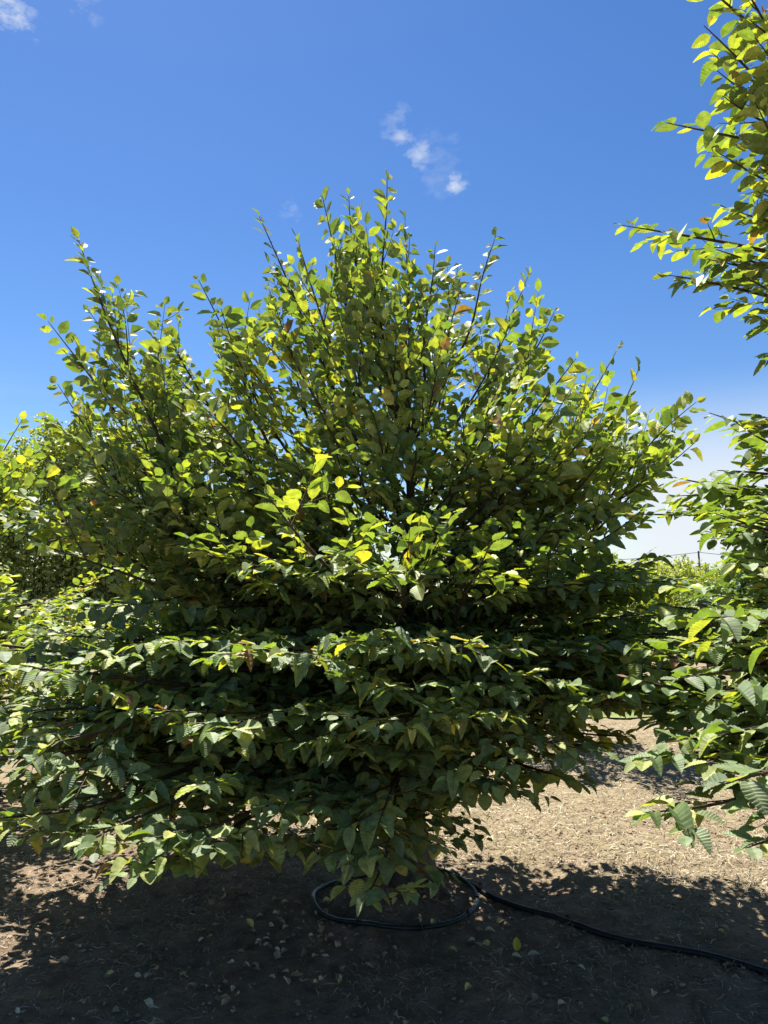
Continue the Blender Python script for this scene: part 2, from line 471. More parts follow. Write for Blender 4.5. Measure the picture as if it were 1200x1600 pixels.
def make_tree(name, root, trunk_pts, trunk_r, limbs, leaf, seed, label, n_hero, group, templates, dens=1.0, roots=True, young=.3, wide=1.0, steep=1.0):
    """limbs: list of (tip xyz, kind, young, tipfree or None)"""
    rng = np.random.default_rng(seed); root = np.array(root, float)
    e = bpy.data.objects.new(name, None); COL.objects.link(e); e.location = root; e.empty_display_size = .2
    tag(e, label, 'tree', group)
    tp = np.array(trunk_pts, float)                        # relative to the root
    n = len(tp); zz = tp[:, 2]
    tr = np.interp(zz / zz[-1], [0, .06, .2, .6, 1], [trunk_r * 1.35, trunk_r * 1.05, trunk_r * .92, trunk_r * .6, trunk_r * .22])
    fine = np.linspace(0, 1, 26)
    P = np.array([[np.interp(f, np.linspace(0, 1, n), tp[:, k]) for k in range(3)] for f in fine])
    P[1:-1] = (P[:-2] + 2 * P[1:-1] + P[2:]) / 4
    Rr = np.interp(fine, np.linspace(0, 1, n), tr)
    tb = Tubes(); tb.add(P, Rr, 12)
    V = np.array(tb.V); ph = np.arctan2(V[:, 1], V[:, 0])
    flare = np.clip(1 - V[:, 2] / .28, 0, 1)[:, None]
    V[:, :2] *= 1 + flare * (.35 + .45 * np.maximum(0, np.sin(ph * 5 + seed))[:, None]) + (.05 * np.sin(ph * 3 + V[:, 2] * 9))[:, None]
    tb.V = list(V)
    if roots:
        for k in range(6):
            a = k * 1.05 + rng.uniform(0, .5); ln = rng.uniform(.18, .34)
            q = [np.array([math.cos(a) * .05, math.sin(a) * .05, .10]), np.array([math.cos(a) * .10, math.sin(a) * .10, .055]),
                 np.array([math.cos(a + .15) * ln * .7, math.sin(a + .15) * ln * .7, .012]), np.array([math.cos(a + .25) * ln, math.sin(a + .25) * ln, -.03])]
            tb.add(np.array(q), [.024, .020, .012, .006], 6)
    link('trunk', tb.mesh('trunk'), e, M_BARK)
    lv = Leaves()
    for (T, kind, yg, free, *wd) in limbs:
        wd = wd[0] if wd else 1.0
        T = np.array(T, float); za = attach_height(T, root, zz[-1] * .97, rng, kind, steep)
        A = root + np.array([np.interp(za, zz, tp[:, 0]), np.interp(za, zz, tp[:, 1]), za])
        Lc = np.linalg.norm(T - A); tb = Tubes()
        build_limb(tb, lv, A, T, kind, (.0035 + .0048 * Lc) if kind == 'lead' else .016 if kind == 'bare' else (.005 + .0066 * Lc), leaf, rng, dens, yg, tipfree=free, wide=wide * wd)
        tb.V = [v - root for v in tb.V]
        link('branch', tb.mesh('branch'), e, M_TWIG)
    lv.finish(rng)
    ALL_LEAVES.append((e, lv, n_hero, templates, rng))
    print(name, 'leaves', len(lv.p), 'branches', len(limbs))
    return e


def settle_leaves():
    """the largest visible leaves of each tree are objects of their own, the rest one crown"""
    cell = 5
    W, H = 1200 // cell + 1, 1600 // cell + 1
    zb = np.full((W, H), 1e9); info = []
    for (e, lv, nh, tm, rng) in ALL_LEAVES:
        c = lv.p + lv.d * lv.s[:, None] * .5
        x, y, z = project(c); info.append((c, x, y, z))
        ix = (x // cell).astype(int); iy = (y // cell).astype(int)
        ok = (x >= 0) & (x < 1200) & (y >= 0) & (y < 1600) & (z > .3)
        for dx in (-1, 0, 1):
            for dy in (-1, 0, 1):
                a = np.clip(ix + dx, 0, W - 1); b = np.clip(iy + dy, 0, H - 1)
                np.minimum.at(zb, (a[ok], b[ok]), z[ok])
    for (e, lv, nh, tm, rng), (c, x, y, z) in zip(ALL_LEAVES, info):
        ix = np.clip((x // cell).astype(int), 0, W - 1); iy = np.clip((y // cell).astype(int), 0, H - 1)
        ok = (x > 8) & (x < 1192) & (y > 8) & (y < 1592) & (z > .3)
        view = c - np.array([0, 0, CAM_H]); view /= np.linalg.norm(view, axis=1, keepdims=True)
        area = (lv.s / z) ** 2 * (.12 + np.abs((view * lv.n).sum(1)))
        vis = ok & (z <= zb[ix, iy] + .03)
        score = np.where(vis, area, 0)
        hero = np.zeros(len(c), bool)
        k = min(nh, int((score > 0).sum()))
        if k: hero[np.argsort(-score)[:k]] = True
        org = np.array(e.location)
        seen = (x > -40) & (x < 1240) & (y > -40) & (y < 1640); near = seen & (z < 3.1); mid = seen & ~near & (z < 4.5)
        me = lv.mesh('crown', ~hero, [(near, T_NEAR), (mid, T_MID), (~near & ~mid, T_LOW)], org, rng)
        o = link('crown', me, e, M_LEAF); tag(o, kind='stuff')
        for i in np.nonzero(hero)[0]:
            ob = bpy.data.objects.new('leaf', hero_mesh(int(lv.v[i]), int(lv.c[i]))); COL.objects.link(ob); ob.parent = e
            s = lv.s[i]; d, b, n = lv.d[i] * s, lv.b[i] * s * lv.w[i], lv.n[i] * s * lv.h[i]; p = lv.p[i] - org
            ob.matrix_local = Matrix(((d[0], b[0], n[0], p[0]), (d[1], b[1], n[1], p[1]), (d[2], b[2], n[2], p[2]), (0, 0, 0, 1)))


# ------------------------------------------------------------------ ground
TRUNK = np.array([0.15, 4.15, 0.0])


def ground_z(X, Y):
    z = .022 * np.sin(X * 1.3 + .4) * np.cos(Y * 1.1) + .012 * np.sin(X * 3.1 + Y * 2.3) + .006 * np.sin(X * 7.7 - Y * 6.1)
    r2 = (X - TRUNK[0]) ** 2 + (Y - TRUNK[1]) ** 2
    z = z * np.clip((np.abs(Y - 6) < 30) * 1.0, 0, 1)
    return z + .06 * np.exp(-r2 / .09)


def hash_noise(X, Y, seed, scale):
    g = np.random.default_rng(seed).random((128, 128))
    x = X * scale + 1000; y = Y * scale + 1000
    i = np.floor(x).astype(int); j = np.floor(y).astype(int); fx = x - i; fy = y - j
    fx = fx * fx * (3 - 2 * fx); fy = fy * fy * (3 - 2 * fy)
    q = lambda a, b: g[a % 128, b % 128]
    return (q(i, j) * (1 - fx) + q(i + 1, j) * fx) * (1 - fy) + (q(i, j + 1) * (1 - fx) + q(i + 1, j + 1) * fx) * fy


def gz(X, Y):
    near = np.exp(-(((X) / 9) ** 2 + ((Y - 5) / 9) ** 2))
    return ground_z(X, Y) + near * ((hash_noise(X, Y, 5, 5) - .5) * .035 + (hash_noise(X, Y, 6, 14) - .5) * .016 + (hash_noise(X, Y, 7, 33) - .5) * .007)


def axis(lo, hi, step, far_lo, far_hi):
    mid = list(np.arange(lo, hi, step)); a, s = [lo], step
    while a[-1] > far_lo: s *= 1.22; a.append(a[-1] - s)
    b, s = [mid[-1]], step
    while b[-1] < far_hi: s *= 1.22; b.append(b[-1] + s)
    return np.array(a[::-1][:-1] + mid + b[1:])


gx = axis(-2.6, 3.6, .022, -900, 900); gy = axis(2.2, 7.5, .022, -60, 1600)
GX, GY = np.meshgrid(gx, gy, indexing='ij'); GZ = gz(GX, GY)
nx, ny = len(gx), len(gy); I = np.arange(nx * ny).reshape(nx, ny)
GF = np.stack([I[:-1, :-1], I[1:, :-1], I[1:, 1:], I[:-1, 1:]], -1).reshape(-1, 4)
M_GROUND, n, l = new_mat('nursery_soil')
out = n.new('ShaderNodeOutputMaterial'); p = n.new('ShaderNodeBsdfPrincipled'); p.inputs['Roughness'].default_value = .95
p.inputs['Specular IOR Level'].default_value = .15
geo = n.new('ShaderNodeNewGeometry'); sp = n.new('ShaderNodeSeparateXYZ'); l.new(geo.outputs['Position'], sp.inputs[0])


def tex(scale, detail=6, rough=.6, dist=0):
    t = n.new('ShaderNodeTexNoise'); t.inputs['Scale'].default_value = scale; t.inputs['Detail'].default_value = detail
    t.inputs['Roughness'].default_value = rough; t.inputs['Distortion'].default_value = dist
    l.new(geo.outputs['Position'], t.inputs['Vector']); return t.outputs['Fac']


def ramp(fac, stops):
    c = n.new('ShaderNodeValToRGB'); l.new(fac, c.inputs[0]); e = c.color_ramp.elements
    while len(e) < len(stops): e.new(.5)
    for i, (pos, col) in enumerate(stops): e[i].position = pos; e[i].color = (*col, 1)
    return c.outputs[0]


def mth(op, a, b=None, clamp=False):
    k = n.new('ShaderNodeMath'); k.operation = op; k.use_clamp = clamp
    for i, s in enumerate((a, b)):
        if s is None: continue
        if isinstance(s, (int, float)): k.inputs[i].default_value = s
        else: l.new(s, k.inputs[i])
    return k.outputs[0]


soil = ramp(tex(9, 8, .7), [(.28, (.115, .082, .052)), (.5, (.215, .158, .104)), (.68, (.30, .23, .155)), (.8, (.38, .305, .215))])
straw = ramp(tex(26, 8, .75, 1.5), [(.25, (.10, .074, .044)), (.45, (.20, .158, .096)), (.6, (.29, .236, .146)), (.8, (.40, .34, .225))])
# the tree row is bare tilled soil, the alley beyond it is covered with dry clippings
line = mth('ADD', mth('ADD', sp.outputs['Y'], mth('MULTIPLY', sp.outputs['X'], .42)), mth('MULTIPLY', mth('SUBTRACT', tex(1.6, 5), .5), 1.3))
cover = n.new('ShaderNodeMapRange'); cover.interpolation_type = 'SMOOTHSTEP'; l.new(line, cover.inputs['Value'])
cover.inputs['From Min'].default_value = 4.25; cover.inputs['From Max'].default_value = 5.0
patch = mth('MULTIPLY', cover.outputs[0], mth('MULTIPLY', mth('SUBTRACT', tex(3.1, 7, .65), .22), 3.2, True), True)
cm = n.new('ShaderNodeMix'); cm.data_type = 'RGBA'; l.new(patch, cm.inputs['Factor']); l.new(soil, cm.inputs[6]); l.new(straw, cm.inputs[7])
l.new(cm.outputs[2], p.inputs['Base Color'])
bp = n.new('ShaderNodeBump'); bp.inputs['Strength'].default_value = .9; bp.inputs['Distance'].default_value = .02
l.new(mth('ADD', tex(55, 8, .7), mth('MULTIPLY', tex(14, 6, .6), 1.5)), bp.inputs['Height']); l.new(bp.outputs[0], p.inputs['Normal'])
l.new(p.outputs[0], out.inputs['Surface'])
g = link('ground', mesh_np('ground', np.stack([GX, GY, GZ], -1).reshape(-1, 3), GF, None, True), None, M_GROUND)
tag(g, kind='structure')

# grass strip far behind the trees
M_GRASS = noise_material('meadow_grass', [(.3, (.10, .135, .035)), (.7, (.16, .19, .055))], 2, .9, .6, 30)
gsx = np.linspace(1.5, 22, 60); gsy = np.linspace(9.6, 12.2, 16)
SX, SY = np.meshgrid(gsx, gsy, indexing='ij'); SY = SY + .25 * np.sin(SX * 1.7)
J = np.arange(SX.size).reshape(SX.shape)
SF = np.stack([J[:-1, :-1], J[1:, :-1], J[1:, 1:], J[:-1, 1:]], -1).reshape(-1, 4)
tag(link('grass_strip', mesh_np('grass_strip', np.stack([SX, SY, gz(SX, SY) + .02], -1).reshape(-1, 3), SF, None, True), None, M_GRASS), kind='structure')

mx = np.linspace(-40, 70, 80); my = np.linspace(19, 140, 40); MX, MY = np.meshgrid(mx, my, indexing='ij'); J = np.arange(MX.size).reshape(MX.shape)
SF = np.stack([J[:-1, :-1], J[1:, :-1], J[1:, 1:], J[:-1, 1:]], -1).reshape(-1, 4)
tag(link('meadow', mesh_np('meadow', np.stack([MX, MY, gz(MX, MY) + .05 + .03 * np.sin(MX) * np.sin(MY * .7)], -1).reshape(-1, 3), SF, None, True), None, M_GRASS), kind='structure')


def strips(N, xs, ys, z0, ln, wd, rng, cols, lift=.35, up=False):
    """thin bent straps (2 quads each) lying on the ground, or blades when up"""
    a = rng.uniform(0, 2 * math.pi, N); L = rng.uniform(*ln, N); w = rng.uniform(*wd, N)
    if up: d = np.stack([np.cos(a) * .35, np.sin(a) * .35, np.ones(N)], -1)
    else: d = np.stack([np.cos(a), np.sin(a), rng.normal(0, lift * .4, N)], -1)
    d /= np.linalg.norm(d, axis=1, keepdims=True)
    sd = np.stack([-np.sin(a), np.cos(a), rng.normal(0, .4, N) if not up else np.zeros(N)], -1)
    c = np.stack([xs, ys, z0], -1)
    bend = rng.normal(0, .16, (N, 1)) * sd + (np.array([0, 0, 1.0]) * np.abs(rng.normal(0, .14, (N, 1))))
    P0 = c if up else c - d * L[:, None] * .5
    pts = []
    for f, wf in ((0, .6), (.5, 1), (1, .35)):
        q = P0 + d * (L * f)[:, None] + bend * (L * (4 * f * (1 - f) if not up else f * f))[:, None]
        pts += [q + sd * (w * wf)[:, None] * .5, q - sd * (w * wf)[:, None] * .5]
    V = np.stack(pts, 1).reshape(-1, 3)
    b = (np.arange(N) * 6)[:, None, None]
    F = (np.array([[0, 1, 3, 2], [2, 3, 5, 4]])[None] + b).reshape(-1, 4)
    C = np.ones((N, 6, 4)); C[:, :, :3] = (cols[rng.integers(0, len(cols), N)] * rng.uniform(.6, 1.3, (N, 1)))[:, None]
    return V, F, C.reshape(-1, 4)


r_ = np.random.default_rng(31)
STRAW_C = .85 * np.array([(.42, .34, .22), (.50, .43, .30), (.34, .26, .16), (.24, .17, .10), (.55, .50, .38), (.30, .28, .14)])
N = 52000
sx = r_.uniform(-2.8, 4.4, N); sy = 3.9 + 5.2 * r_.random(N) ** 1.5
keep = (sy + .42 * sx + (hash_noise(sx, sy, 9, 1.6) - .5) * 1.3 > 4.3 + .5 * r_.random(N)) & (hash_noise(sx, sy, 12, 3) > .18 * r_.random(N))
sx, sy = sx[keep], sy[keep]
V, F, C = strips(len(sx), sx, sy, gz(sx, sy) + r_.uniform(.001, .016, len(sx)), (.015, .075), (.0018, .006), r_, STRAW_C)
tag(link('straw_mulch', mesh_np('straw_mulch', V, F, C), None, M_LITTER), 'dry tan straw and clippings strewn over the sunlit alley', 'straw', kind='stuff')
N = 26000
sx = r_.uniform(-2.4, 2.8, N); sy = r_.uniform(2.2, 4.9, N); k = hash_noise(sx, sy, 15, 2.2) > .22 + .35 * r_.random(N); sx, sy = sx[k], sy[k]
V, F, C = strips(len(sx), sx, sy, gz(sx, sy) + r_.uniform(.001, .010, len(sx)), (.012, .06), (.0012, .004), r_,
                 np.array([(.34, .27, .19), (.22, .165, .12), (.46, .39, .29), (.13, .10, .07), (.40, .33, .24)]))
tag(link('plant_debris', mesh_np('plant_debris', V, F, C), None, M_LITTER), 'fine brown stalks and bits scattered on the shaded soil', 'debris', kind='stuff')
N = 9000
sx = r_.uniform(1.5, 14, N); sy = r_.uniform(9.5, 12.3, N)
V, F, C = strips(N, sx, sy, gz(sx, sy), (.05, .14), (.006, .012), r_, np.array([(.11, .15, .035), (.15, .19, .045), (.19, .21, .06)]), up=True)
tag(link('grass', mesh_np('grass', V, F, C), None, M_LITTER), 'short bright green grass growing on the strip beyond the alley', 'grass', kind='stuff')
# crumbs of soil
ico = np.array([(0, 0, 1), (.9, 0, .2), (.28, .85, .2), (-.73, .53, .2), (-.73, -.53, .2), (.28, -.85, .2), (0, 0, -.7)], float)
icf = np.array([(0, 1, 2), (0, 2, 3), (0, 3, 4), (0, 4, 5), (0, 5, 1), (6, 2, 1), (6, 3, 2), (6, 4, 3), (6, 5, 4), (6, 1, 5)])
N = 9000
sx = r_.uniform(-2.4, 3.4, N); sy = r_.uniform(2.2, 5.6, N); s = .003 + .012 * r_.random(N) ** 4
V = (ico[None] * r_.uniform(.6, 1.3, (N, 7, 1)) * s[:, None, None] * np.array([1, 1, .7])) + np.stack([sx, sy, gz(sx, sy) + s * .2], -1)[:, None]
C = np.ones((N, 7, 4)); C[:, :, :3] = (np.array([.21, .162, .118]) * r_.uniform(.5, 1.7, (N, 1)))[:, None]
tag(link('soil_crumbs', mesh_np('soil_crumbs', V.reshape(-1, 3), (icf[None] + (np.arange(N) * 7)[:, None, None]).reshape(-1, 3), C.reshape(-1, 4)), None, M_CLOD),
    'small dark crumbs and clods of loose soil', 'soil', kind='stuff')

# ------------------------------------------------------------------ the trees
GROUP = 'hornbeam trees in the nursery rows'


def spec(rows, kind, young=.3, free=None, wide=1.0): return [(at(x, y, d), kind, young, free, wide) for (x, y, d) in rows]


main = []
main += spec([(605, 275, 4.15), (405, 338, 4.2), (123, 375, 4.0), (775, 368, 4.0)], 'lead', .6, .5, .6)
main += spec([(503, 303, 4.0), (545, 306, 4.3), (825, 432, 4.35), (965, 545, 4.1), (1000, 572, 3.9), (1088, 628, 3.8), (310, 437, 3.9), (75, 502, 3.9)], 'lead', .6, .42, .6)
main += spec([(465, 372, 3.9), (680, 384, 4.3), (866, 488, 3.9), (640, 372, 4.5), (715, 420, 4.5), (555, 352, 4.5), (470, 430, 4.6), (90, 600, 4.2),
              (140, 488, 4.4), (250, 505, 4.3), (345, 482, 3.9), (565, 385, 3.9), (640, 430, 3.85), (720, 452, 3.9), (800, 500, 3.9), (900, 560, 3.9),
              (430, 480, 3.85), (520, 470, 3.75), (600, 500, 3.7), (690, 540, 3.65), (380, 560, 3.75), (480, 590, 3.6), (570, 620, 3.5), (780, 600, 3.7),
              (250, 580, 3.9), (180, 560, 4.0), (880, 640, 3.7), (1085, 692, 3.8), (1060, 660, 4.1), (820, 540, 4.6), (920, 600, 4.6), (420, 450, 4.7),
              (230, 560, 4.7), (330, 520, 4.6), (620, 430, 4.8), (700, 480, 4.9), (540, 440, 4.9), (990, 640, 4.4), (660, 620, 3.55), (300, 620, 3.75), (820, 580, 3.45), (890, 610, 3.4), (930, 660, 3.45), (850, 660, 3.3), (970, 680, 3.5), (770, 640, 3.35)], 'lead', .65, .28, .8)
main += spec([(85, 660, 3.8), (30, 770, 3.8), (120, 730, 3.6), (200, 680, 3.6), (300, 680, 3.45), (400, 690, 3.4), (540, 700, 3.35), (650, 700, 3.4),
              (740, 700, 3.4), (850, 720, 3.4), (1030, 735, 3.7), (940, 700, 3.6), (60, 850, 3.6), (220, 790, 3.4), (415, 768, 2.7), (330, 830, 3.1),
              (600, 885, 2.55), (768, 846, 2.8), (540, 800, 3.1), (690, 800, 3.15), (870, 810, 3.15), (1000, 800, 3.4), (1040, 870, 3.8)], 'rise', .5)
main += spec([(900, 905, 3.0), (740, 1000, 2.5), (830, 1055, 2.7), (930, 1000, 3.0), (1000, 960, 3.3), (600, 985, 2.45), (610, 1072, 2.35), (640, 1140, 2.35), (440, 1022, 2.5), (740, 1120, 2.5),
              (950, 1110, 3.1), (1000, 1060, 3.4), (960, 1000, 3.2), (1000, 1085, 3.2), (985, 1150, 3.4), (1020, 1020, 3.7), (930, 1060, 3.0), (1040, 960, 3.9), (1000, 930, 3.6),
              (900, 1120, 2.9), (1010, 1110, 3.8), (215, 1368, 2.45), (350, 1335, 2.8), (570, 1408, 2.45), (545, 1350, 2.55), (600, 1340, 2.5), (590, 1290, 2.5), (880, 1215, 2.8), (790, 1225, 2.75),
              (655, 1320, 3.0), (940, 1160, 3.2), (840, 1150, 2.9)], 'tier', .25)
tr_ = np.random.default_rng(8)
for z, rl, rf, n_ in [(1.66, 1.55, 1.05, 10), (1.32, 1.85, 1.42, 14), (1.02, 2.0, 1.62, 15), (.74, 2.05, 1.72, 13)]:     # level storeys of branches, longest below
    for k in range(n_):
        a = math.radians(128 + (168 if z > 1.2 else 150 if z > .9 else 128) * (k + tr_.uniform(-.3, .3)) / (n_ - 1)); c = max(0, -math.cos(a)); R = (rf + (rl - rf) * c) * tr_.uniform(.86, 1.06)
        main.append((TRUNK + np.array([math.cos(a) * R, math.sin(a) * R, z + tr_.normal(0, .035)]), 'tier', .3, None, 1.25))
for z, rl, n_ in [(1.62, 1.45, 5), (1.34, 1.6, 6), (1.08, 1.6, 6)]:     # the same storeys on the other side, towards the taller neighbour
    for k in range(n_):
        a = math.radians(305 + 75 * (k + tr_.uniform(-.3, .3)) / (n_ - 1)); R = rl * tr_.uniform(.85, 1.08)
        main.append((TRUNK + np.array([math.cos(a) * R, math.sin(a) * R, z + tr_.normal(0, .035)]), 'tier', .2, None, 1.25))
main += spec([(-150, 1000, 3.6), (-140, 1100, 3.3), (-130, 1200, 3.0), (-140, 1180, 3.5), (-120, 1120, 3.9), (-40, 1280, 2.6), (-20, 1050, 2.9)], 'tier', .3)
rr = np.random.default_rng(5)
for k in range(32):       # the far side, less deep than the near side
    a = rr.uniform(-.45, math.pi + .45); z = rr.uniform(.85, 2.5)
    R = (1.25 + .25 * math.sin(min(1, z / 2.2) * math.pi)) * rr.uniform(.75, 1.0) * (1 - (.34 if z < 1.7 else .2) * max(0, math.sin(a + .25)))
    main.append((TRUNK + np.array([math.cos(a) * R * 1.05, math.sin(a) * R, z]), 'tier' if z < 1.4 else 'rise' if z < 2.1 else 'lead', .3, None))
for q in [(-1.7, .5, 1.2), (-1.9, .3, 1.5), (-1.6, .8, 1.1), (-1.9, .7, 1.7), (-1.4, .4, .9), (-2.1, .1, 1.1), (-1.8, 1.0, 1.4), (-1.3, .9, 1.0), (-1.0, .7, .8), (-1.9, -.3, .9), (-1.7, -.1, 1.3),
          (.9, .5, .95), (1.3, .3, 1.2), (1.5, .1, 1.6), (1.2, .6, 1.5), (1.6, -.3, 1.1), (-.4, 1.0, 1.1), (.3, 1.0, 1.3), (-1.2, 1.2, 1.2), (-1.6, 1.1, 1.0), (-.8, 1.2, 1.0), (-2.0, .9, 1.2), (-.5, 1.3, 1.5), (-1.9, 1.3, 1.0), (-1.0, 1.5, 1.4), (.6, 1.0, 1.6), (1.1, .8, 1.2), (1.5, .6, 1.4), (1.8, .3, 1.2)]: main.append((TRUNK + np.array(q), 'tier', .3, None, 1.15))
make_tree('hornbeam_tree', TRUNK + np.array([0, 0, .04]), [(0, 0, -.06), (.01, .0, .3), (-.02, .03, .7), (.03, .0, 1.1), (-.02, -.03, 1.5), (.0, .02, 2.0), (-.03, .0, 2.35)],
          .062, main, .080, 21, 'broad bushy hornbeam standing inside the irrigation ring', 300, GROUP, T_MID, .92)

RT = np.array([2.75, 3.35, 0.0])
right = []
right += spec([(1070, -60, 3.0), (1100, 40, 2.75), (1120, 110, 2.8), (1150, -40, 2.7), (1180, 60, 2.6), (1180, 160, 2.7), (1160, -150, 2.9)], 'rise', .75, None, .7)
right += spec([(1042, 192, 2.85), (1125, 240, 2.8), (1185, 300, 2.7), (1125, 320, 2.9), (972, 352, 2.95), (1045, 430, 2.75), (1120, 390, 2.7), (1160, 430, 2.6)], 'tier', .5, .22)
right += spec([(1180, 492, 2.5), (1108, 645, 2.9), (1150, 660, 2.7), (1185, 650, 2.5), (1048, 745, 3.0), (1120, 735, 2.8), (1185, 780, 2.6), (1060, 775, 3.0), (1110, 800, 2.8), (1150, 830, 2.6),
               (1100, 830, 3.0), (1160, 870, 2.5), (1190, 920, 2.4), (1050, 915, 2.9), (1120, 930, 2.7)], 'tier', .25, .2)
right += spec([(1105, 965, 1.95), (1030, 1000, 2.6), (1060, 1060, 2.4), (1130, 1080, 2.3), (1000, 1190, 2.45), (1005, 1270, 2.3), (1130, 1225, 1.85), (1165, 1325, 2.05),
               (1040, 1160, 2.5), (1120, 1150, 2.2), (1090, 1000, 2.5), (1180, 1010, 2.2), (1180, 900, 2.4), (1160, 1120, 2.5), (980, 1090, 2.9), (1140, 1010, 2.6), (1070, 1110, 2.6),
               (1180, 1170, 2.3), (1100, 1190, 2.5), (1010, 1130, 2.8), (1000, 1010, 2.8), (985, 1060, 2.7), (1030, 945, 3.1), (960, 1040, 3.0), (1060, 960, 2.8), (1090, 1150, 2.9), (1150, 960, 2.6)], 'tier', .25)
right += spec([(1135, 780, 3.6), (1170, 850, 3.6), (1150, 930, 3.7), (1190, 900, 3.9), (1120, 980, 3.8), (1080, 1000, 3.6), (1080, 792, 3.6), (1160, 790, 4.1), (1050, 1060, 3.7), (1180, 1000, 3.7), (1190, 820, 4.2), (1110, 1070, 4.0)], 'tier', .15, .12)
right += spec([(1010, 980, 3.2), (1050, 1030, 3.4), (1090, 940, 3.3), (1150, 1000, 3.2), (1000, 1110, 3.2), (1060, 1130, 3.4), (1130, 1120, 3.2), (1180, 1080, 3.0), (1170, 940, 3.2), (1100, 1180, 3.2),
               (1190, 1180, 2.8), (1150, 860, 3.0), (1190, 860, 3.4)], 'tier', .1, None, 1.4)
right += spec([(1060, 790, 3.3), (1110, 800, 2.6), (1140, 770, 3.0), (1180, 790, 2.4), (1130, 815, 3.6), (1185, 830, 2.9), (1160, 760, 3.4), (1090, 775, 3.8), (1150, 880, 2.4), (1190, 960, 2.3)], 'tier', .1, None, 1.5)
right += spec([(1130, 150, 2.8), (1170, 30, 2.7), (1110, 80, 2.9), (1185, 260, 2.8), (1150, 330, 2.8), (1105, 405, 2.8), (1175, 400, 2.7), (1190, 120, 3.0)], 'tier', .55, None, 1.0)
right.append((at(985, 803, 3.3), 'bare', .2, .2))
for k in range(26):
    a = rr.uniform(-1.3, 1.3); z = rr.uniform(.8, 4.6); R = rr.uniform(.9, 1.6) * (1 if z < 3.4 else .7)
    right.append((RT + np.array([math.cos(a) * R, math.sin(a) * R, z]), 'tier' if z < 2 else 'rise', .3, None))
make_tree('hornbeam_tree', RT, [(0, 0, -.05), (.02, 0, .6), (-.03, .02, 1.4), (.02, 0, 2.2), (0, .03, 3.0), (.02, 0, 3.9)], .075, right, .088, 22,
          'tall hornbeam beside the broad bushy one, its drooping dark branches overhanging the pipe', 300, GROUP, T_MID, .85, wide=.62, steep=.3)

LT = np.array([-3.55, 5.3, 0.0]); left = []
for k in range(96):
    a = rr.uniform(-math.pi, math.pi); z = rr.uniform(.35, 1.95); R = (1.15 + .6 * math.sin(min(1, z / 2.3) * math.pi * .75)) * rr.uniform(.8, 1.05)
    left.append((LT + np.array([math.cos(a) * R, math.sin(a) * R, z]), 'tier' if z < 1.3 else 'rise' if z < 2.0 else 'lead', .85, None))
left += spec([(35, 655, 5.1), (-20, 640, 5.2), (60, 745, 4.9)], 'lead', .6, .45)
make_tree('hornbeam_tree', LT, [(0, 0, -.05), (.02, 0, .5), (-.03, .02, 1.1), (.02, 0, 1.8), (0, 0, 2.2)], .06, left, .078, 23,
          'yellowish hornbeam growing in front of the tall hedge', 300, GROUP, T_MID, .8)

BT = np.array([1.75, 7.7, 0.0]); back = []
for k in range(52):
    a = rr.uniform(-math.pi, math.pi); z = rr.uniform(.55, 2.0); R = (.75 + .32 * math.sin(min(1, z / 1.9) * math.pi * .8)) * rr.uniform(.7, 1.05)
    back.append((BT + np.array([math.cos(a) * R, math.sin(a) * R, z]), 'tier' if z < 1.2 else 'rise', .8, None))
make_tree('hornbeam_tree', BT, [(0, 0, -.05), (.02, 0, .5), (-.03, .02, 1.0), (.02, 0, 1.6)], .05, back, .078, 24,
          'low yellow-green hornbeam in the next row beyond the sunlit straw', 150, GROUP, T_MID, .75)
settle_leaves()

# ------------------------------------------------------------------ background planting


def leaf_cloud(P, D, Nn, S, ci, rng):
    lv = Leaves(); lv.p = P; lv.d = D + 1e-6; lv.n = Nn; lv.s = S; lv.y = np.zeros(len(P)); lv.finish(rng); lv.c = ci
    return lv


def hedge(name, x0, x1, y0, depth, height, nshoot, nleaf, leaf, seed, label, pal):
    """dense wall of foliage whose top breaks up into upright shoots"""
    rng = np.random.default_rng(seed)
    e = bpy.data.objects.new(name, None); COL.objects.link(e); e.location = ((x0 + x1) / 2, y0, 0); tag(e, label, 'hedge')
    org = np.array(e.location); sx = rng.uniform(x0, x1, nshoot); sy = y0 + rng.uniform(-.5, .5, nshoot) * depth
    H = height * (1 + .07 * np.sin(sx * .9) + .05 * np.sin(sx * 2.3 + 1) + rng.normal(0, .05, nshoot))
    lean = rng.normal(0, .06, (nshoot, 2)); tb = Tubes()
    for i in range(nshoot):
        q = np.array([[sx[i], sy[i], 0], [sx[i] + lean[i, 0] * H[i] * .5, sy[i] + lean[i, 1] * H[i] * .5, H[i] * .55], [sx[i] + lean[i, 0] * H[i], sy[i] + lean[i, 1] * H[i], H[i]]]) - org
        tb.add(q, [.022, .012, .003], 4)
    link('stem', tb.mesh('stem'), e, M_TWIG)
    k = rng.integers(0, nshoot, nleaf); f = 1 - rng.random(nleaf) ** 1.1
    f = np.clip(f * 1.0, .02, 1)
    spread = .42 * (1 - f) ** .5 + .035
    P = np.stack([sx[k] + lean[k, 0] * H[k] * f, sy[k] + lean[k, 1] * H[k] * f, H[k] * f], -1) + rng.normal(0, 1, (nleaf, 3)) * np.stack([spread, spread, spread * .6], -1)
    D = rng.normal(0, 1, (nleaf, 3)) + np.array([0, -.2, .3]); Nn = rng.normal(0, .7, (nleaf, 3)) + np.array([0, -.1, .9])
    lv = leaf_cloud(P, D, Nn, leaf * rng.uniform(.7, 1.25, nleaf), rng.choice(pal, nleaf), rng)
    o = link('foliage', lv.mesh('foliage', np.ones(nleaf, bool), [(np.ones(nleaf, bool), T_TINY)], org, rng), e, M_FAR); tag(o, kind='stuff')
    return e


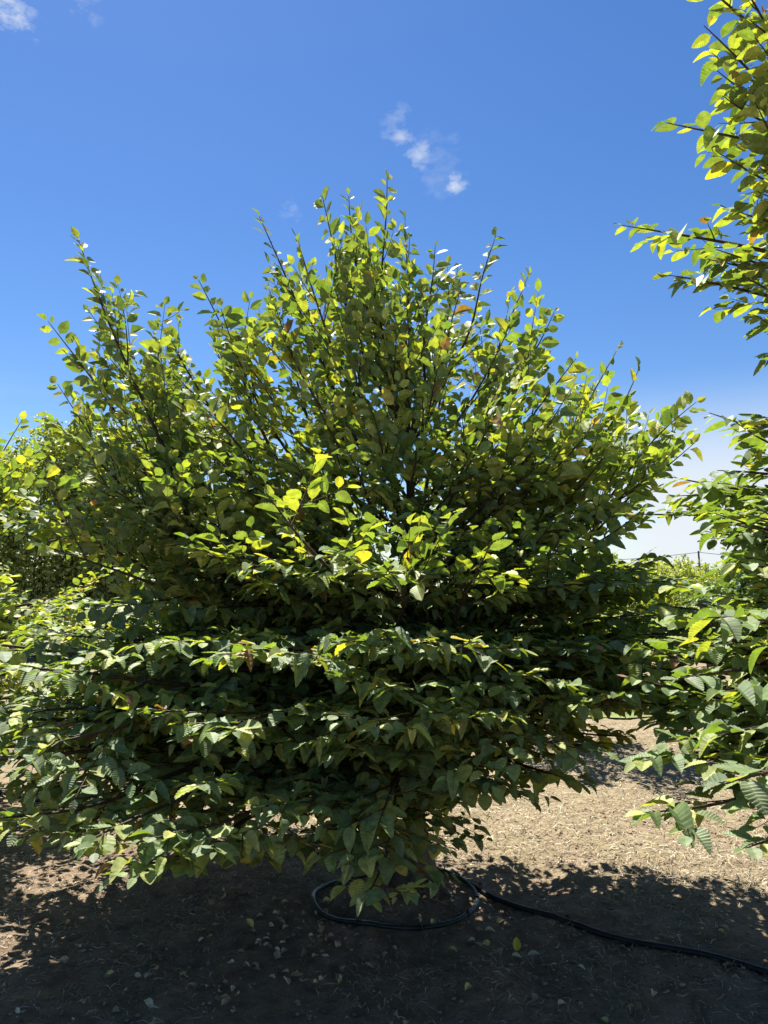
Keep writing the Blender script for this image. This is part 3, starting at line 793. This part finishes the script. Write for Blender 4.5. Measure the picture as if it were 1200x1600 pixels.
hedge('hedge', -17, -4.8, 18.5, 1.6, 5.3, 210, 150000, .11, 41, 'tall dense green hedge with upright shoots behind the yellowish hornbeam', [6, 6, 7, 7, 8, 3])
hedge('nursery_row', 10, 34, 44, 5.0, 2.75, 460, 60000, .2, 42, 'far pale green row of young plants under the utility pole', [7, 8, 8, 9])


def shrub(name, c, rx, rz, nl, leaf, seed, label, pal):
    rng = np.random.default_rng(seed); c = np.array(c, float)
    e = bpy.data.objects.new(name, None); COL.objects.link(e); e.location = c; tag(e, label, 'shrub')
    tb = Tubes(); cl = []
    for i in range(26):
        a = rng.uniform(0, 2 * math.pi); el = rng.uniform(.15, 1.45); R = rng.uniform(.75, 1)
        t = np.array([math.cos(a) * math.cos(el) * rx, math.sin(a) * math.cos(el) * rx, math.sin(el) * rz]) * R
        tb.add(bezier(np.zeros(3), t * np.array([.4, .4, .6]), t, 6), np.linspace(.03, .005, 6), 5); cl.append(t * .9)
    link('stem', tb.mesh('stem'), e, M_BARK)
    cl = np.array(cl); k = rng.integers(0, len(cl), nl); q = rng.random(nl) ** .4
    P = cl[k] * rng.uniform(.6, 1.05, (nl, 1)) + rng.normal(0, .13 * rx, (nl, 3)) + c; P[:, 2] = np.maximum(P[:, 2], .08)
    lv = leaf_cloud(P, rng.normal(0, 1, (nl, 3)), rng.normal(0, .6, (nl, 3)) + UP * .8 + (P - c) * .3, leaf * rng.uniform(.7, 1.3, nl), rng.choice(pal, nl), rng)
    tag(link('foliage', lv.mesh('foliage', np.ones(nl, bool), [(np.ones(nl, bool), T_TINY)], c, rng), e, M_FAR), kind='stuff')


shrub('evergreen_shrub', (7.7, 15.5, 0), 1.7, 2.45, 26000, .10, 51, 'dark round evergreen shrub in front of the far pale green row', [0, 0, 1, 4])

# utility pole and its wires
pb = at(1093, 905, 88)
e = bpy.data.objects.new('utility_pole', None); COL.objects.link(e); e.location = (pb[0], 88, 0)
tag(e, 'thin grey utility pole rising beyond the far pale green row', 'pole')
top = at(1092, 861, 88)[2]
tb = Tubes(); tb.add(np.array([[.25, 0, -.3], [.12, 0, top * .5], [0, 0, top]]), [.15, .13, .10], 8); link('shaft', tb.mesh('shaft'), e, M_WOOD)
tb = Tubes(); tb.add(np.array([[0, -.12, top - .25], [0, -.12, top + .02]]), [.06, .05], 8); link('insulator', tb.mesh('insulator'), e, M_WIRE)
for sgn in (-1, 1):
    tb = Tubes(); s = np.linspace(0, 1, 14)
    q = np.stack([sgn * s * 42, -s * 3.0 - .12, top - .15 - 1.6 * 4 * s * (1 - s) * .8 + 0 * s], -1)
    tb.add(q, .03, 5); link('wire', tb.mesh('wire'), e, M_WIRE)

# ------------------------------------------------------------------ irrigation
def catmull(P, n=12):
    P = np.array(P, float); Q = np.vstack([2 * P[0] - P[1], P, 2 * P[-1] - P[-2]]); out_ = []
    for i in range(1, len(Q) - 2):
        for t in np.linspace(0, 1, n, endpoint=False):
            a, b, c, d = Q[i - 1], Q[i], Q[i + 1], Q[i + 2]
            out_.append(.5 * ((2 * b) + (c - a) * t + (2 * a - 5 * b + 4 * c - d) * t * t + (3 * b - a - 3 * c + d) * t ** 3))
    return np.array(out_ + [Q[-2]])


def lay(path, r):
    path = path.copy(); path[:, 2] = gz(path[:, 0], path[:, 1]); k = np.ones(7) / 7
    z = np.convolve(np.pad(path[:, 2], 3, mode='edge'), k, 'valid'); path[:, 2] = np.maximum(z, path[:, 2] - .004) + r * .75
    return path


ring_c = on_ground(617, 1413)
th = np.linspace(0, 2 * math.pi, 73)
ring = np.stack([ring_c[0] + .405 * np.cos(th) * (1 + .02 * np.sin(3 * th)), ring_c[1] + .31 * np.sin(th) * (1 + .03 * np.cos(2 * th)), 0 * th], -1)
ring = lay(ring, .011); ring[:, 2] += .006 + .012 * np.clip(np.cos(th - .2), 0, 1) ** 2
e = bpy.data.objects.new('irrigation_ring', None); COL.objects.link(e); e.location = (ring_c[0], ring_c[1], 0)
tag(e, 'dark green plastic dripper ring lying round the trunk base', 'hose')
org = np.array(e.location)
tb = Tubes(); tb.add(ring - org, .011, 10); link('tube', tb.mesh('tube'), e, M_RING)
for a in (-2.0, -1.25, -.5, .9, 2.3):
    i = int((a % (2 * math.pi)) / (2 * math.pi) * 72); d = unit(ring[i + 1] - ring[i]); c = ring[i] - org
    tb = Tubes(); tb.add(np.array([c - d * .014, c - d * .012, c + d * .012, c + d * .014]), [.011, .0135, .0135, .011], 10)
    tb.add(np.array([c, c + np.array([0, 0, .014]), c + np.array([0, 0, .022])]), [.006, .005, .003], 8); link('dripper', tb.mesh('dripper'), e, M_PIPE)
pp = [on_ground(x, y) for (x, y) in [(-260, 1195), (60, 1250), (300, 1290), (430, 1318), (530, 1340), (660, 1366), (760, 1400), (880, 1437), (1010, 1468), (1120, 1490), (1210, 1513), (1340, 1545)]]
pipe = lay(catmull(pp, 10), .014)
e = tag(link('irrigation_pipe', None), 'long black polythene irrigation pipe running past the trunk along the row', 'pipe')
tb = Tubes(); tb.add(pipe, .0145, 10); link('tube', tb.mesh('tube'), e, M_PIPE)
i = int(np.argmin(np.linalg.norm(pipe - on_ground(712, 1383), axis=1))); j = int(np.argmin(np.linalg.norm(ring - pipe[i], axis=1)))
tb = Tubes(); m_ = (pipe[i] + ring[j]) / 2 + np.array([0, 0, .012]); tb.add(np.array([pipe[i], m_, ring[j]]), [.009, .009, .009], 8)
d = unit(pipe[i + 1] - pipe[i]); tb.add(np.array([pipe[i] - d * .03, pipe[i] - d * .026, pipe[i] + d * .026, pipe[i] + d * .03]), [.0145, .019, .019, .0145], 10)
link('tee_connector', tb.mesh('tee_connector'), e, M_PIPE)

# ------------------------------------------------------------------ fallen leaves and dead twigs
fr = np.random.default_rng(77)
FCOL = [(.42, .34, .20), (.28, .20, .12), (.60, .53, .35), (.18, .13, .08), (.50, .44, .15)]
fl_meshes = []
for c in FCOL:
    for s in ((.25, .7, .03, 11), (-.3, .9, .04, 12), (.5, .3, .05, 13)):
        TV, TF, TVn = leaf_template(8, *s, pleat=.02); C = np.ones((len(TV), 4)); C[:, :3] = c
        me = mesh_np('fallen_leaf', TV, TF, C); me.materials.append(M_LITTER); fl_meshes.append(me)


def fallen(x, y, size, me, label, group=None, tilt=.35):
    g_ = on_ground(x, y); z = float(gz(np.array([g_[0]]), np.array([g_[1]]))[0]); g_ = on_ground(x, y, z)
    o = link('fallen_leaf', me); tag(o, label, 'leaf', group); o.scale = (size,) * 3
    o.location = (g_[0], g_[1], z + .006 + .05 * size); o.rotation_euler = (fr.normal(0, tilt), fr.normal(.1, tilt * .5), fr.uniform(0, 6.28))
    return o


pts = []
while len(pts) < 210:
    q = fr.random()
    if q < .40: x, y = fr.normal(440, 75), fr.normal(1470, 45)
    elif q < .55: x, y = fr.normal(690, 80), fr.normal(1450, 25)
    else: x, y = fr.uniform(0, 1190), fr.uniform(1385, 1595)
    if 1370 < y < 1596 and 0 < x < 1195: pts.append((x, y))
TONE = ['tan', 'brown', 'pale cream', 'dark brown', 'olive yellow']
for x, y in pts:
    m_i = int(fr.integers(0, len(fl_meshes))); q = on_ground(x, y)
    inside = ((q[0] - ring_c[0]) / .405) ** 2 + ((q[1] - ring_c[1]) / .31) ** 2 < 1
    t_ = TONE[m_i // 3]
    fallen(x, y, fr.uniform(.02, .05), fl_meshes[m_i], f'small {t_} dead leaf lying inside the irrigation ring' if inside else f'small {t_} dead leaf lying on the shaded soil outside the irrigation ring',
           f'{t_} fallen leaves ' + ('inside the ring' if inside else 'on the soil'))


def ymesh(c, s):
    TV, TF, TVn = leaf_template(10, *s); C = np.ones((len(TV), 4)); C[:, :3] = c; C[:, 3] = TVn
    me = mesh_np('fallen_leaf', TV, TF, C); me.materials.append(M_LITTER); return me


o = fallen(806, 1490, .06, ymesh((.50, .42, .06), (.2, .5, .02, 21)), 'bright yellow fallen leaf propped up beside two pale ones'); o.rotation_euler = (.5, -.9, 1.2)
fallen(800, 1496, .06, ymesh((.48, .44, .30), (.4, .6, .03, 22)), 'pale cream fallen leaf lying flat against the propped yellow one', tilt=.1)
o = fallen(824, 1496, .055, ymesh((.52, .48, .36), (.1, .8, .04, 23)), 'pale folded fallen leaf on the pipe side of the propped yellow one', tilt=.2)


def twig(x0, y0, x1, y1, r, label, fork=True):
    a, b = on_ground(x0, y0), on_ground(x1, y1); q = wobble(bezier(a, (a + b) / 2 + np.array([.03, .02, 0]), b, 9), .02, fr)
    q[:, 2] = gz(q[:, 0], q[:, 1]) + r + .004; tb = Tubes(); org = q[0].copy(); tb.add(q - org, np.linspace(r, r * .5, 9), 6)
    if fork:
        f = q[5]; d = unit(q[6] - q[5]); s = unit(np.array([-d[1], d[0], .12])); tb.add(np.array([f, f + (d + s) * .04, f + (d * 1.4 + s * 1.8) * .05]) - org, [r * .6, r * .5, r * .3], 5)
    o = link('dead_twig', tb.mesh('dead_twig'), None, M_DEAD); o.location = org; tag(o, label, 'twig', 'dead twigs on the soil')


M_DEAD = noise_material('dead_twig_bark', [(.3, (.14, .115, .09)), (.7, (.26, .22, .175))], 25, .85, .2, 90)
twig(24, 1396, 52, 1370, .0035, 'pale bent dead twig lying on the soil below the lowest leafy branch')
twig(92, 1522, 100, 1486, .002, 'thin dark straight dead twig lying on the open shaded soil', False)
twig(660, 1412, 705, 1428, .004, 'dead twig lying inside the irrigation ring beside the roots')
twig(300, 1530, 332, 1545, .002, 'thin curved dead twig lying among the small fallen leaves', False)
twig(1080, 1512, 1098, 1540, .003, 'forked dead twig lying just beside the irrigation pipe')
twig(760, 1500, 775, 1530, .003, 'short dead twig lying next to the propped yellow leaf')
twig(880, 1338, 960, 1352, .003, 'slim dead twig lying on the sunlit straw')
print('objects', len(bpy.data.objects), 'tris ~', sum(len(o.data.polygons) for o in bpy.data.objects if o.type == 'MESH') * 2)
